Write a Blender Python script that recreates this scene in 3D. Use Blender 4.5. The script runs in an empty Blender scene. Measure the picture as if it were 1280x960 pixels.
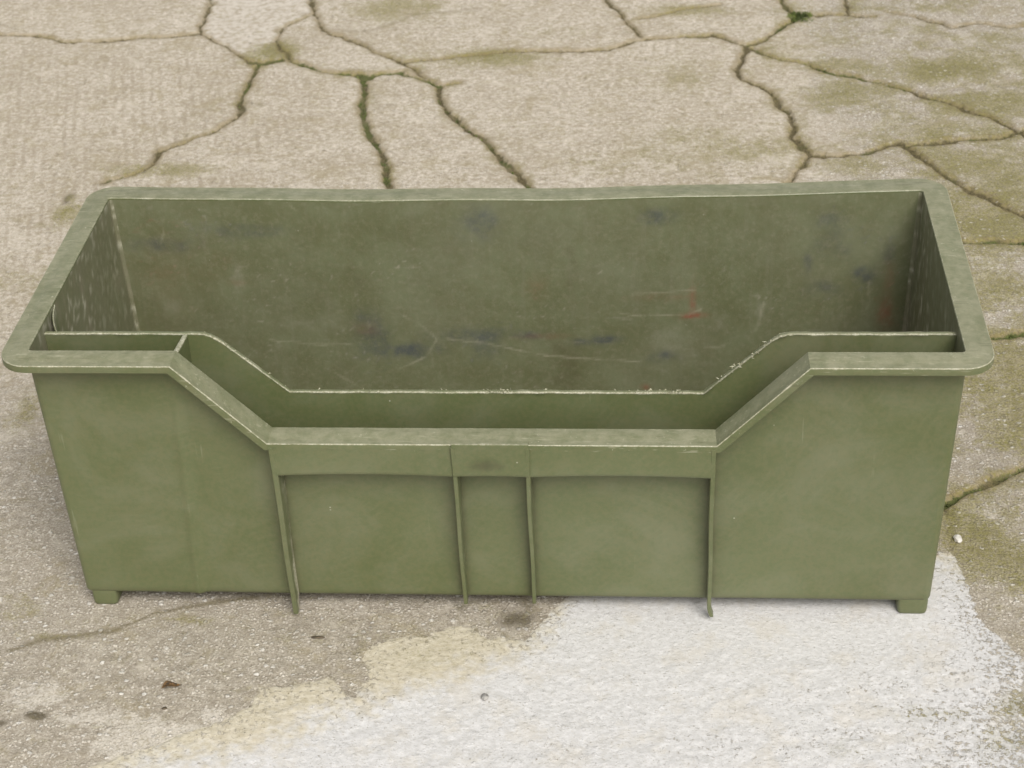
import bpy, bmesh, math, random
import numpy as np
from mathutils import Vector, Matrix

# ------------------------------------------------------------------ camera, world, light
scene = bpy.context.scene
C = scene.collection
PI = math.pi

cam_d = bpy.data.cameras.new('camera')
cam = bpy.data.objects.new('camera', cam_d)
C.objects.link(cam)
CP, CY, CR_ = 0.57605, 0.09257, -0.04822        # pitch down, yaw, roll
fwd = Vector((-math.sin(CY)*math.cos(CP), math.cos(CY)*math.cos(CP), -math.sin(CP)))
rt = Vector((math.cos(CY), math.sin(CY), 0))
up = rt.cross(fwd)
rt2 = math.cos(CR_)*rt + math.sin(CR_)*up
up2 = -math.sin(CR_)*rt + math.cos(CR_)*up
m = Matrix((rt2, up2, -fwd)).transposed().to_4x4()
m.translation = Vector((0.13892, -1.28551, 1.08354))
cam.matrix_world = m
cam_d.sensor_width = 36.0
cam_d.lens = 2299.89/1280*36.0
cam_d.clip_start = 0.05
cam_d.clip_end = 500
cam_d.dof.use_dof = True
cam_d.dof.focus_distance = 1.60
cam_d.dof.aperture_fstop = 18.0
scene.camera = cam

SUN_EL, SUN_AZ = math.radians(50), math.radians(157)   # azimuth clockwise from +Y: behind the camera, a little right
world = bpy.data.worlds.new('World')
scene.world = world
world.use_nodes = True
nt = world.node_tree
bg = nt.nodes['Background']
sky = nt.nodes.new('ShaderNodeTexSky')
sky.sky_type = 'NISHITA'
sky.sun_disc = False
sky.sun_elevation = SUN_EL
sky.sun_rotation = SUN_AZ
sky.air_density = 1.0
sky.dust_density = 4.0
hs = nt.nodes.new('ShaderNodeHueSaturation')
hs.inputs['Saturation'].default_value = 0.18
nt.links.new(sky.outputs[0], hs.inputs['Color'])
nt.links.new(hs.outputs[0], bg.inputs['Color'])
bg.inputs['Strength'].default_value = 0.125

sd = bpy.data.lights.new('sun', 'SUN')
sd.energy = 1.75
sd.angle = math.radians(32)
sd.color = (1.0, 0.972, 0.95)
sun = bpy.data.objects.new('sun', sd)
C.objects.link(sun)
sdir = Vector((math.sin(SUN_AZ)*math.cos(SUN_EL), math.cos(SUN_AZ)*math.cos(SUN_EL), math.sin(SUN_EL)))
sun.rotation_euler = sdir.to_track_quat('Z', 'Y').to_euler()
sun.location = sdir*5

scene.view_settings.view_transform = 'Standard'
scene.view_settings.look = 'None'
scene.view_settings.exposure = 0.24
scene.view_settings.gamma = 1.0

# ------------------------------------------------------------------ measured layout (metres on the real ground and bin)
CRACKS = [
  (0.0013, 0.25, [[-0.9715, 1.3913], [-0.8909, 1.3821], [-0.8378, 1.3772], [-0.7953, 1.3629], [-0.7814, 1.3497], [-0.7268, 1.3448], [-0.655, 1.3617], [-0.5813, 1.3722], [-0.5699, 1.3782]]),
  (0.0013, 0.20, [[-0.5685, 1.3718], [-0.5774, 1.4443], [-0.5789, 1.4954], [-0.6128, 1.6593]]),
  (0.0009, 0.20, [[-0.5685, 1.3718], [-0.5221, 1.329], [-0.4892, 1.2878], [-0.465, 1.2568]]),
  (0.0045, 0.60, [[-0.4656, 1.2599], [-0.4461, 1.2533], [-0.4238, 1.2647]]),
  (0.0018, 0.40, [[-0.4446, 1.3487], [-0.4293, 1.3106], [-0.4102, 1.2703]]),
  (0.0007, 0.30, [[-0.4103, 1.4452], [-0.4442, 1.3968], [-0.4446, 1.3487]]),
  (0.0026, 0.55, [[-0.4517, 1.2505], [-0.4545, 1.2006], [-0.4567, 1.1493], [-0.4546, 1.1077], [-0.4456, 1.0912]]),
  (0.0018, 0.35, [[-0.4456, 1.0912], [-0.4497, 1.0645], [-0.4755, 1.0282], [-0.4963, 1.0028]]),
  (0.0010, 0.40, [[-0.4963, 1.0028], [-0.5088, 0.9827], [-0.5412, 0.9533], [-0.5382, 0.9165], [-0.5582, 0.8857], [-0.5905, 0.8627]]),
  (0.0018, 0.75, [[-0.4091, 1.2643], [-0.3568, 1.2242], [-0.3186, 1.2086], [-0.294, 1.2022], [-0.271, 1.2073], [-0.236, 1.2122], [-0.1976, 1.1853], [-0.1724, 1.1676]]),
  (0.0055, 0.55, [[-0.2972, 1.208], [-0.2793, 1.1989]]),
  (0.0040, 0.60, [[-0.2868, 1.202], [-0.2823, 1.1591], [-0.2782, 1.1037], [-0.2676, 1.0501], [-0.2524, 1.0033], [-0.2407, 0.9729]]),
  (0.0032, 0.50, [[-0.2407, 0.9729], [-0.2283, 0.9358], [-0.2169, 0.8878], [-0.21, 0.8575], [-0.1966, 0.8076], [-0.1982, 0.7214], [-0.1685, 0.6402]]),
  (0.0016, 0.60, [[-0.1724, 1.1676], [-0.1437, 1.1726]]),
  (0.0028, 0.45, [[-0.1721, 1.1648], [-0.1697, 1.1286], [-0.1546, 1.0794], [-0.1317, 1.0395]]),
  (0.0030, 0.45, [[-0.1317, 1.0395], [-0.1029, 1.0005], [-0.0852, 0.9701], [-0.0684, 0.9332], [-0.0374, 0.8666], [-0.0164, 0.8277], [0.0195, 0.7616]]),
  (0.0015, 0.15, [[-0.4367, 1.6518], [-0.4162, 1.5067], [-0.4028, 1.455], [-0.3792, 1.3849], [-0.3531, 1.3616], [-0.325, 1.3386]]),
  (0.0005, 0.30, [[-0.325, 1.3386], [-0.2821, 1.2939], [-0.2409, 1.2535], [-0.1985, 1.1939]]),
  (0.0004, 0.30, [[-0.2405, 1.2505], [-0.1702, 1.2665], [-0.1231, 1.2771], [-0.0761, 1.2909]]),
  (0.0013, 0.25, [[-0.0761, 1.2909], [-0.0039, 1.2887], [0.0438, 1.2934], [0.0675, 1.2987], [0.1151, 1.3249], [0.1753, 1.3385]]),
  (0.0018, 0.40, [[0.1753, 1.3385], [0.2234, 1.3431], [0.2527, 1.3205], [0.2697, 1.2987]]),
  (0.0024, 0.55, [[0.2697, 1.2987], [0.294, 1.3131], [0.3171, 1.3464], [0.3398, 1.3866], [0.3571, 1.4118]]),
  (0.0020, 0.50, [[0.3571, 1.4118], [0.3432, 1.445], [0.3365, 1.4786], [0.3404, 1.6187]]),
  (0.0016, 0.35, [[0.3597, 1.4149], [0.3966, 1.4201], [0.4327, 1.4156], [0.4684, 1.4079]]),
  (0.0013, 0.35, [[0.433, 1.4188], [0.4353, 1.4749], [0.4497, 1.6141]]),
  (0.0008, 0.20, [[0.4945, 1.4264], [0.5285, 1.4058], [0.5616, 1.3823], [0.5806, 1.3627], [0.6205, 1.3771], [0.6662, 1.3662], [0.7515, 1.3822]]),
  (0.0040, 0.40, [[0.2698, 1.3017], [0.2712, 1.2775]]),
  (0.0022, 0.30, [[0.2703, 1.2835], [0.2653, 1.2451], [0.255, 1.2163], [0.2606, 1.1819], [0.281, 1.1535], [0.297, 1.1338]]),
  (0.0022, 0.30, [[0.297, 1.1338], [0.3085, 1.0984], [0.3209, 1.0638], [0.3223, 1.0328], [0.322, 0.9924], [0.3308, 0.9627], [0.3397, 0.9384]]),
  (0.0016, 0.30, [[0.3394, 0.9336], [0.3809, 0.9305], [0.4128, 0.9371], [0.435, 0.9512], [0.4516, 0.9606], [0.4679, 0.9651]]),
  (0.0018, 0.40, [[0.4673, 0.9603], [0.4992, 0.9646], [0.5419, 0.9711], [0.5951, 0.9774], [0.6291, 0.994], [0.6985, 1.0301]]),
  (0.0013, 0.30, [[0.3394, 0.9336], [0.3301, 0.903], [0.3148, 0.8731], [0.3018, 0.8237]]),
  (0.0016, 0.60, [[0.2752, 1.2894], [0.3145, 1.2525], [0.3482, 1.234], [0.4021, 1.1895], [0.4558, 1.1601], [0.4866, 1.1347]]),
  (0.0018, 0.35, [[0.4866, 1.1347], [0.5164, 1.107], [0.5655, 1.0663], [0.5936, 1.0374], [0.6194, 0.9991], [0.6359, 0.9718], [0.6907, 0.9324]]),
  (0.0022, 0.30, [[0.4673, 0.9603], [0.484, 0.9241], [0.5089, 0.8771], [0.529, 0.8385], [0.5414, 0.8207], [0.5661, 0.7878], [0.5909, 0.76], [0.646, 0.6941]]),
  (0.0017, 0.60, [[0.4854, 0.6934], [0.5141, 0.6951], [0.5431, 0.6989], [0.5796, 0.6906], [0.646, 0.6941]]),
  (0.0020, 0.75, [[0.487, 0.468], [0.5051, 0.4731], [0.527, 0.4748], [0.5452, 0.4798], [0.608, 0.4917]]),
  (0.0020, 0.60, [[0.4099, 0.1622], [0.4268, 0.1753], [0.4436, 0.186], [0.4694, 0.2048], [0.5041, 0.228], [0.5646, 0.2603]]),
  (0.0005, 0.20, [[0.0423, 1.5591], [0.0701, 1.4615], [0.0921, 1.4145], [0.115, 1.3373]]),
  (0.0004, 0.20, [[0.1144, 1.4137], [0.1763, 1.4444], [0.239, 1.4688]]),
]
SEAMS = [
  (0.0040, 0.75, [[-0.4373, -0.0637], [-0.408, -0.0501], [-0.3605, -0.0337], [-0.3273, -0.0175], [-0.2719, 0.0028], [-0.2286, 0.0116]]),
  (0.0035, 0.45, [[-0.1724, -0.202], [-0.1397, -0.176], [-0.1093, -0.1514]]),
  (0.0090, 0.50, [[-0.325, 1.3386], [-0.2821, 1.2939], [-0.2409, 1.2535], [-0.1985, 1.1939]]),
  (0.0100, 0.60, [[-0.2405, 1.2505], [-0.1702, 1.2665], [-0.1231, 1.2771], [-0.0761, 1.2909]]),
  (0.0080, 0.45, [[-0.3792, 1.3849], [-0.3044, 1.3696], [-0.2374, 1.4391], [-0.1381, 1.4623]]),
  (0.0060, 0.45, [[0.0423, 1.5591], [0.0701, 1.4615], [0.0921, 1.4145], [0.115, 1.3373]]),
  (0.0060, 0.40, [[0.1144, 1.4137], [0.1763, 1.4444], [0.239, 1.4688]]),
  (0.0080, 0.50, [[0.4827, 1.0997], [0.5383, 1.1064], [0.5929, 1.1212]]),
  (0.0060, 0.50, [[-0.9031, 1.422], [-0.8642, 1.4009]]),
  (0.0060, 0.60, [[-0.4963, 1.0028], [-0.5379, 0.9632], [-0.5388, 0.9287], [-0.5582, 0.8857], [-0.5893, 0.858]]),
  (0.0120, 0.40, [[-0.2861, 1.1876], [-0.2558, 1.0897], [-0.2345, 1.1027]]),
  (0.0080, 0.50, [[-0.4509, 1.1131], [-0.4239, 1.0989]]),
  (0.0060, 0.45, [[0.4978, 0.7155], [0.4916, 0.5987]]),
  (0.0060, 0.60, [[0.42, 0.1521], [0.4155, 0.0783]]),
  (0.0030, 0.35, [[-0.6408, 0.5652], [-0.6061, 0.5802], [-0.593, 0.6033]]),
]
PLASTER = [[-0.359, -0.2232], [-0.3057, -0.1942], [-0.266, -0.1744], [-0.2253, -0.1552], [-0.2029, -0.1351], [-0.2045, -0.1111], [-0.1716, -0.1063], [-0.1451, -0.0955], [-0.1355, -0.1034], [-0.1209, -0.1173], [-0.1132, -0.0968], [-0.1155, -0.0636], [-0.1084, -0.0528], [-0.0879, -0.0437], [-0.0599, -0.0356], [-0.0642, -0.0292], [-0.043, -0.0244], [-0.0249, -0.024], [-0.0094, -0.0368], [0.0121, -0.0364], [0.023, -0.0394], [0.0465, -0.0083], [0.0669, 0.0259], [0.1999, 0.0749], [0.4156, 0.0902], [0.4174, 0.0491], [0.429, 0.0043], [0.4471, -0.0458], [0.4632, -0.0843], [0.4287, -0.3064], [-0.329, -0.3291]]
CLEAN = [[-0.3527, -0.2455], [-0.3022, -0.2081], [-0.2334, -0.1831], [-0.1464, -0.1328], [-0.1003, -0.1148], [-0.0602, -0.1008], [-0.0132, -0.0792], [0.0209, -0.0629], [0.0473, -0.0248], [0.0818, 0.0204], [0.1999, 0.0749], [0.3861, 0.0898], [0.4263, 0.0608], [0.4474, 0.0101], [0.4867, -0.0838], [0.4406, -0.306], [-0.329, -0.3291]]
PATCH = [[-0.5699, 1.3782], [-0.5825, 1.5129], [-0.6128, 1.6593], [-0.4257, 1.6514], [-0.4136, 1.5066], [-0.4103, 1.4452], [-0.4456, 1.3904], [-0.4435, 1.3423], [-0.4142, 1.2795], [-0.465, 1.2568], [-0.4904, 1.294]]
ERODE = [
  (0.367, -0.128, 0.046, 0.01, 1.2),
  (0.299, -0.154, 0.039, 0.007, 1.1),
  (0.258, -0.171, 0.033, 0.007, 0.8),
  (0.415, -0.162, 0.039, 0.027, 1.1),
  (0.331, -0.097, 0.034, 0.01, 0.7),
  (0.269, -0.107, 0.02, 0.008, 0.7),
  (0.18, -0.168, 0.053, 0.018, 0.6),
  (0.441, -0.085, 0.017, 0.025, 1.0),
  (0.061, -0.18, 0.053, 0.014, 0.5),
]
MOSS = [
  (-0.441, 1.293, 0.035, 0.037, 1.1),
  (0.59, 1.084, 0.065, 0.041, 0.9),
  (0.549, 1.194, 0.089, 0.033, 0.5),
  (0.409, 1.142, 0.067, 0.054, 0.35),
  (0.545, 0.777, 0.058, 0.102, 0.8),
  (0.546, 0.599, 0.036, 0.063, 0.5),
  (0.485, 0.393, 0.025, 0.076, 0.7),
  (0.515, 0.347, 0.025, 0.087, 0.6),
  (0.441, 0.091, 0.029, 0.058, 1.0),
  (0.465, 0.056, 0.022, 0.045, 0.8),
  (0.42, 0.127, 0.013, 0.043, 0.9),
  (0.409, 0.902, 0.062, 0.028, 0.45),
  (0.182, 0.965, 0.075, 0.072, 0.4),
  (0.055, 0.907, 0.063, 0.033, 0.35),
  (-0.265, 1.46, 0.077, 0.047, 0.6),
  (-0.122, 1.265, 0.108, 0.036, 0.6),
  (-0.007, 1.36, 0.061, 0.031, 0.3),
  (-0.534, 0.334, 0.022, 0.046, 0.6),
  (-0.618, 0.603, 0.04, 0.027, 0.4),
  (-0.443, -0.006, 0.023, 0.027, 0.3),
  (-0.289, -0.02, 0.03, 0.007, 0.35),
  (-0.395, -0.044, 0.044, 0.007, 0.35),
  (-0.523, 0.899, 0.066, 0.019, 0.7),
  (-0.618, 0.786, 0.017, 0.035, 1.0),
  (-0.071, -0.065, 0.043, 0.019, 0.35),
  (-0.043, -0.059, 0.057, 0.026, 0.3),
  (0.176, 1.444, 0.074, 0.026, 0.5),
  (0.151, 1.19, 0.069, 0.056, 0.3),
  (0.277, 0.939, 0.084, 0.047, 0.3),
  (0.441, -0.119, 0.016, 0.014, 0.7),
  (0.291, -0.175, 0.019, 0.013, 0.6),
  (0.367, -0.131, 0.033, 0.01, 0.5),
  (0.421, -0.162, 0.026, 0.018, 0.5),
  (-0.056, 0.995, 0.044, 0.05, 0.15),
]
DARK = [
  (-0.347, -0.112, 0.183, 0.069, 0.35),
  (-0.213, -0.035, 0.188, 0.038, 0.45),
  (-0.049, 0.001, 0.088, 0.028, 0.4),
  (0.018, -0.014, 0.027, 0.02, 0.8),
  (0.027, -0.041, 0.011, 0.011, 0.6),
  (0.478, 0.26, 0.063, 0.094, 0.45),
  (-0.419, -0.159, 0.01, 0.007, 1.0),
  (-0.389, -0.149, 0.013, 0.007, 1.1),
  (-0.36, -0.127, 0.013, 0.007, 1.0),
  (-0.328, -0.114, 0.01, 0.005, 0.9),
  (-0.3, -0.101, 0.014, 0.004, 0.4),
  (-0.495, 0.14, 0.049, 0.1, 0.2),
  (0.358, -0.035, 0.008, 0.005, 0.0),
  (-0.165, -0.08, 0.013, 0.008, 0.5),
  (-0.626, 0.817, 0.008, 0.023, 1.2),
  (0.433, 0.01, 0.014, 0.043, 0.3),
]
LIGHT = [
  (-0.275, -0.179, 0.061, 0.028, 0.9),
  (-0.401, -0.124, 0.035, 0.02, 0.7),
  (-0.337, -0.152, 0.042, 0.015, 0.6),
  (-0.238, -0.145, 0.011, 0.012, 1.0),
  (-0.281, -0.074, 0.013, 0.008, 0.6),
  (0.528, 0.599, 0.032, 0.09, 0.9),
  (0.429, -0.134, 0.039, 0.028, 0.3),
  (-0.125, -0.034, 0.018, 0.011, 0.5),
  (0.003, 1.124, 0.248, 0.156, 0.25),
  (0.459, 1.314, 0.14, 0.074, 0.3),
  (-0.094, 0.922, 0.096, 0.059, 0.25),
  (-0.511, 0.194, 0.05, 0.08, 0.35),
  (-0.476, 0.077, 0.039, 0.024, 0.4),
]
LEAF_AT = [-0.2803, -0.1107]
CHIP_AT = [-0.0059, -0.1177]
PEBBLE_AT = [0.4232, 0.1085]
TUFT_AT = [0.3595, 1.4117]
TWIG_AT = [-0.1626, -0.042]
BITS_AT = [-0.2807, -0.1369]
STAINS = [
  (-0.340, 0.227, 0.0240, 0.0063, 0, 0.55),
  (-0.282, 0.242, 0.0357, 0.0071, 0, 0.35),
  (-0.242, 0.244, 0.0237, 0.0053, 0, 0.30),
  (-0.030, 0.250, 0.0170, 0.0158, 0, 0.50),
  (-0.026, 0.256, 0.0108, 0.0087, 0, 0.30),
  (0.143, 0.258, 0.0168, 0.0078, 0, 0.75),
  (-0.149, 0.128, 0.0179, 0.0209, 0, 0.55),
  (-0.110, 0.107, 0.0277, 0.0086, 0, 0.90),
  (-0.044, 0.126, 0.0282, 0.0075, 0, 0.80),
  (-0.029, 0.111, 0.0129, 0.0114, 0, 0.40),
  (0.084, 0.118, 0.0192, 0.0047, 0, 0.80),
  (0.148, 0.097, 0.0112, 0.0057, 0, 0.80),
  (0.304, 0.173, 0.0139, 0.0072, 0, 0.60),
  (0.340, 0.189, 0.0092, 0.0089, 0, 0.75),
  (0.310, 0.248, 0.0136, 0.0086, 0, 0.40),
  (0.308, 0.226, 0.0182, 0.0175, 0, 0.30),
  (0.286, 0.202, 0.0038, 0.0089, 0, 0.50),
  (0.363, 0.213, 0.0061, 0.0105, 0, 0.40),
  (0.016, 0.124, 0.0160, 0.0047, 0, 0.60),
  (0.022, 0.181, 0.0095, 0.0127, 1, 0.25),
  (0.177, 0.165, 0.0031, 0.0146, 1, 0.80),
  (0.173, 0.146, 0.0110, 0.0037, 1, 1.00),
  (0.147, 0.168, 0.0274, 0.0045, 1, 0.35),
  (0.364, 0.148, 0.0070, 0.0146, 1, 0.70),
  (0.365, 0.182, 0.0046, 0.0225, 1, 0.30),
  (0.128, 0.061, 0.0040, 0.0039, 1, 0.90),
  (-0.273, 0.184, 0.0081, 0.0037, 1, 0.35),
  (-0.346, 0.184, 0.0195, 0.0372, 1, 0.10),
  (-0.149, 0.133, 0.0122, 0.0075, 1, 0.20),
  (0.028, 0.123, 0.0240, 0.0038, 1, 0.30),
  (-0.319, 0.202, 0.0483, 0.0321, 1, 0.06),
  (-0.273, 0.188, 0.0065, 0.0128, 2, 0.30),
  (0.164, 0.114, 0.0278, 0.0170, 2, 0.35),
  (0.203, 0.137, 0.0079, 0.0074, 2, 0.35),
  (0.242, 0.146, 0.0047, 0.0147, 2, 0.45),
  (-0.189, 0.137, 0.0406, 0.0075, 2, 0.25),
  (-0.342, 0.156, 0.0115, 0.0094, 2, 0.30),
  (0.043, 0.095, 0.0194, 0.0337, 3, 0.70),
  (0.057, 0.201, 0.0055, 0.0546, 3, 0.50),
  (-0.156, 0.193, 0.0112, 0.0146, 3, 0.50),
  (0.287, 0.173, 0.0108, 0.0163, 3, 0.30),
  (-0.207, 0.202, 0.0239, 0.0552, 3, 0.25),
  (-0.064, 0.201, 0.0473, 0.0456, 4, 0.50),
  (0.001, 0.237, 0.0620, 0.0310, 4, 0.50),
  (-0.252, 0.156, 0.0729, 0.0568, 4, 0.35),
  (0.201, 0.227, 0.0458, 0.0265, 4, 0.30),
  (0.093, 0.174, 0.0470, 0.0367, 4, 0.35),
  (-0.109, 0.237, 0.0391, 0.0222, 3, 0.20),
  (-0.361, 0.137, 0.0494, 0.0286, 3, 0.40),
]
SCRATCHES = [
  (0.50, [[-0.1113, 0.1484], [-0.0921, 0.1344], [-0.0785, 0.1203], [-0.0904, 0.0993], [-0.1201, 0.0839]]),
  (0.55, [[-0.0688, 0.1203], [-0.0286, 0.1146], [0.0273, 0.1014], [0.0756, 0.0967], [0.1238, 0.0929]]),
  (0.50, [[0.1002, 0.1509], [0.1239, 0.1463], [0.1712, 0.1472], [0.1852, 0.1536]]),
  (0.40, [[0.1161, 0.171], [0.1474, 0.1728], [0.1786, 0.1754]]),
  (0.50, [[-0.3399, 0.2541], [-0.3414, 0.2382], [-0.3451, 0.2293]]),
  (0.40, [[-0.2483, 0.1183], [-0.1996, 0.1126], [-0.1667, 0.1145]]),
  (0.45, [[0.2452, 0.1599], [0.2419, 0.1416], [0.2377, 0.1278]]),
  (0.30, [[-0.2113, 0.2726], [-0.2065, 0.2656]]),
  (0.30, [[0.3468, 0.1822], [0.3458, 0.1507]]),
  (0.30, [[-0.1863, 0.0799], [-0.1592, 0.0585]]),
  (0.35, [[0.1875, 0.1091], [0.2073, 0.111]]),
]


# ------------------------------------------------------------------ helpers
def tag(o, label=None, cat=None, kind=None, group=None):
    if label: o['label'] = label
    if cat: o['category'] = cat
    if kind: o['kind'] = kind
    if group: o['group'] = group
    return o

def link(name, me, mat, parent=None):
    o = bpy.data.objects.new(name, me)
    C.objects.link(o)
    if mat: me.materials.append(mat)
    if parent: o.parent = parent
    return o

def _hash(ix, iy, s):
    h = (ix.astype(np.int64)*374761393 + iy.astype(np.int64)*668265263 + s*974634777) & 0x7fffffff
    h = ((h ^ (h >> 13))*1274126177) & 0x7fffffff
    h = (h ^ (h >> 16)) & 0xffff
    return h/65535.0

def vnoise(x, y, s=0):
    ix = np.floor(x); iy = np.floor(y)
    fx = x-ix; fy = y-iy
    fx = fx*fx*(3-2*fx); fy = fy*fy*(3-2*fy)
    a = _hash(ix, iy, s); b = _hash(ix+1, iy, s); c = _hash(ix, iy+1, s); d = _hash(ix+1, iy+1, s)
    return (a*(1-fx)+b*fx)*(1-fy)+(c*(1-fx)+d*fx)*fy

def fbm(x, y, sc, octv=4, s=0):
    """-1..1 noise whose coarsest cell is sc metres"""
    o = np.zeros_like(x); amp = 1; tot = 0; f = 1/sc
    for k in range(octv):
        o += amp*(vnoise(x*f+17.3*k, y*f-9.1*k, s+k*7)*2-1); tot += amp
        amp *= .55; f *= 2.03
    return o/tot*1.5

def sstep(a, b, x):
    t = np.clip((x-a)/(b-a), 0, 1)
    return t*t*(3-2*t)

def seg_dist(x, y, a, b):
    ax, ay = a; bx, by = b
    dx, dy = bx-ax, by-ay
    L = dx*dx+dy*dy+1e-12
    t = np.clip(((x-ax)*dx+(y-ay)*dy)/L, 0, 1)
    return np.hypot(x-ax-t*dx, y-ay-t*dy), t

def poly_sdf(x, y, P):
    """positive inside"""
    d = np.full(x.shape, 1e9); ins = np.zeros(x.shape, bool)
    n = len(P)
    for i in range(n):
        a = P[i]; b = P[(i+1) % n]
        d = np.minimum(d, seg_dist(x, y, a, b)[0])
        c = ((a[1] > y) != (b[1] > y))
        with np.errstate(divide='ignore', invalid='ignore'):
            xi = (b[0]-a[0])*(y-a[1])/(b[1]-a[1] if b[1] != a[1] else 1e-9)+a[0]
        ins ^= c & (x < xi)
    return np.where(ins, d, -d)

class NT:
    """small node-tree builder"""
    def __init__(s, name):
        s.m = bpy.data.materials.new(name); s.m.use_nodes = True
        s.t = s.m.node_tree; s.b = s.t.nodes['Principled BSDF']
    def n(s, typ, **k):
        nd = s.t.nodes.new(typ)
        for a, v in k.items(): setattr(nd, a, v)
        return nd
    def put(s, sock, v):
        if isinstance(v, bpy.types.NodeSocket): s.t.links.new(v, sock)
        elif v is not None:
            if isinstance(v, tuple) and len(v) == 3 and sock.type == 'RGBA': v = v+(1,)
            sock.default_value = v
    def attr(s, name, out='Fac'):
        a = s.n('ShaderNodeAttribute'); a.attribute_name = name; return a.outputs[out]
    def coord(s, out='Object'):
        return s.n('ShaderNodeTexCoord').outputs[out]
    def mp(s, v, scale=(1, 1, 1), rot=(0, 0, 0), loc=(0, 0, 0)):
        a = s.n('ShaderNodeMapping'); s.put(a.inputs[0], v)
        a.inputs['Scale'].default_value = scale; a.inputs['Rotation'].default_value = rot; a.inputs['Location'].default_value = loc
        return a.outputs[0]
    def noise(s, v, scale, det=4, rough=.55, dist=0, out=0):
        a = s.n('ShaderNodeTexNoise'); s.put(a.inputs['Vector'], v)
        a.inputs['Scale'].default_value = scale; a.inputs['Detail'].default_value = det
        a.inputs['Roughness'].default_value = rough; a.inputs['Distortion'].default_value = dist
        return a.outputs[out]
    def vor(s, v, scale, feat='F1', out='Distance', rnd=1.0):
        a = s.n('ShaderNodeTexVoronoi', feature=feat); s.put(a.inputs['Vector'], v)
        a.inputs['Scale'].default_value = scale; a.inputs['Randomness'].default_value = rnd
        return a.outputs[out]
    def m2(s, op, a, b=None, c=None, clamp=False):
        nd = s.n('ShaderNodeMath', operation=op, use_clamp=clamp)
        s.put(nd.inputs[0], a); s.put(nd.inputs[1], b)
        if c is not None: s.put(nd.inputs[2], c)
        return nd.outputs[0]
    def rng(s, v, a, b, c=0., d=1., smooth=True):
        nd = s.n('ShaderNodeMapRange', interpolation_type='SMOOTHSTEP' if smooth else 'LINEAR')
        s.put(nd.inputs[0], v)
        for i, q in enumerate((a, b, c, d)): s.put(nd.inputs[i+1], q)
        return nd.outputs[0]
    def mix(s, f, a, b, blend='MIX'):
        nd = s.n('ShaderNodeMix', data_type='RGBA', blend_type=blend)
        s.put(nd.inputs[0], f); s.put(nd.inputs[6], a); s.put(nd.inputs[7], b)
        return nd.outputs[2]
    def bump(s, h, dist, strength=1., nrm=None):
        nd = s.n('ShaderNodeBump'); s.put(nd.inputs['Height'], h)
        nd.inputs['Distance'].default_value = dist; nd.inputs['Strength'].default_value = strength
        if nrm is not None: s.put(nd.inputs['Normal'], nrm)
        return nd.outputs[0]

def srgb(r, g, b):
    return tuple(((c/255)/12.92 if c/255 <= .04045 else ((c/255+.055)/1.055)**2.4) for c in (r, g, b))

# ------------------------------------------------------------------ ground
def grow(start, sign, step, lim):
    out = []; p = start; s_ = step
    while abs(p) < lim:
        s_ *= 1.25; p += sign*s_; out.append(p)
    return out

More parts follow.
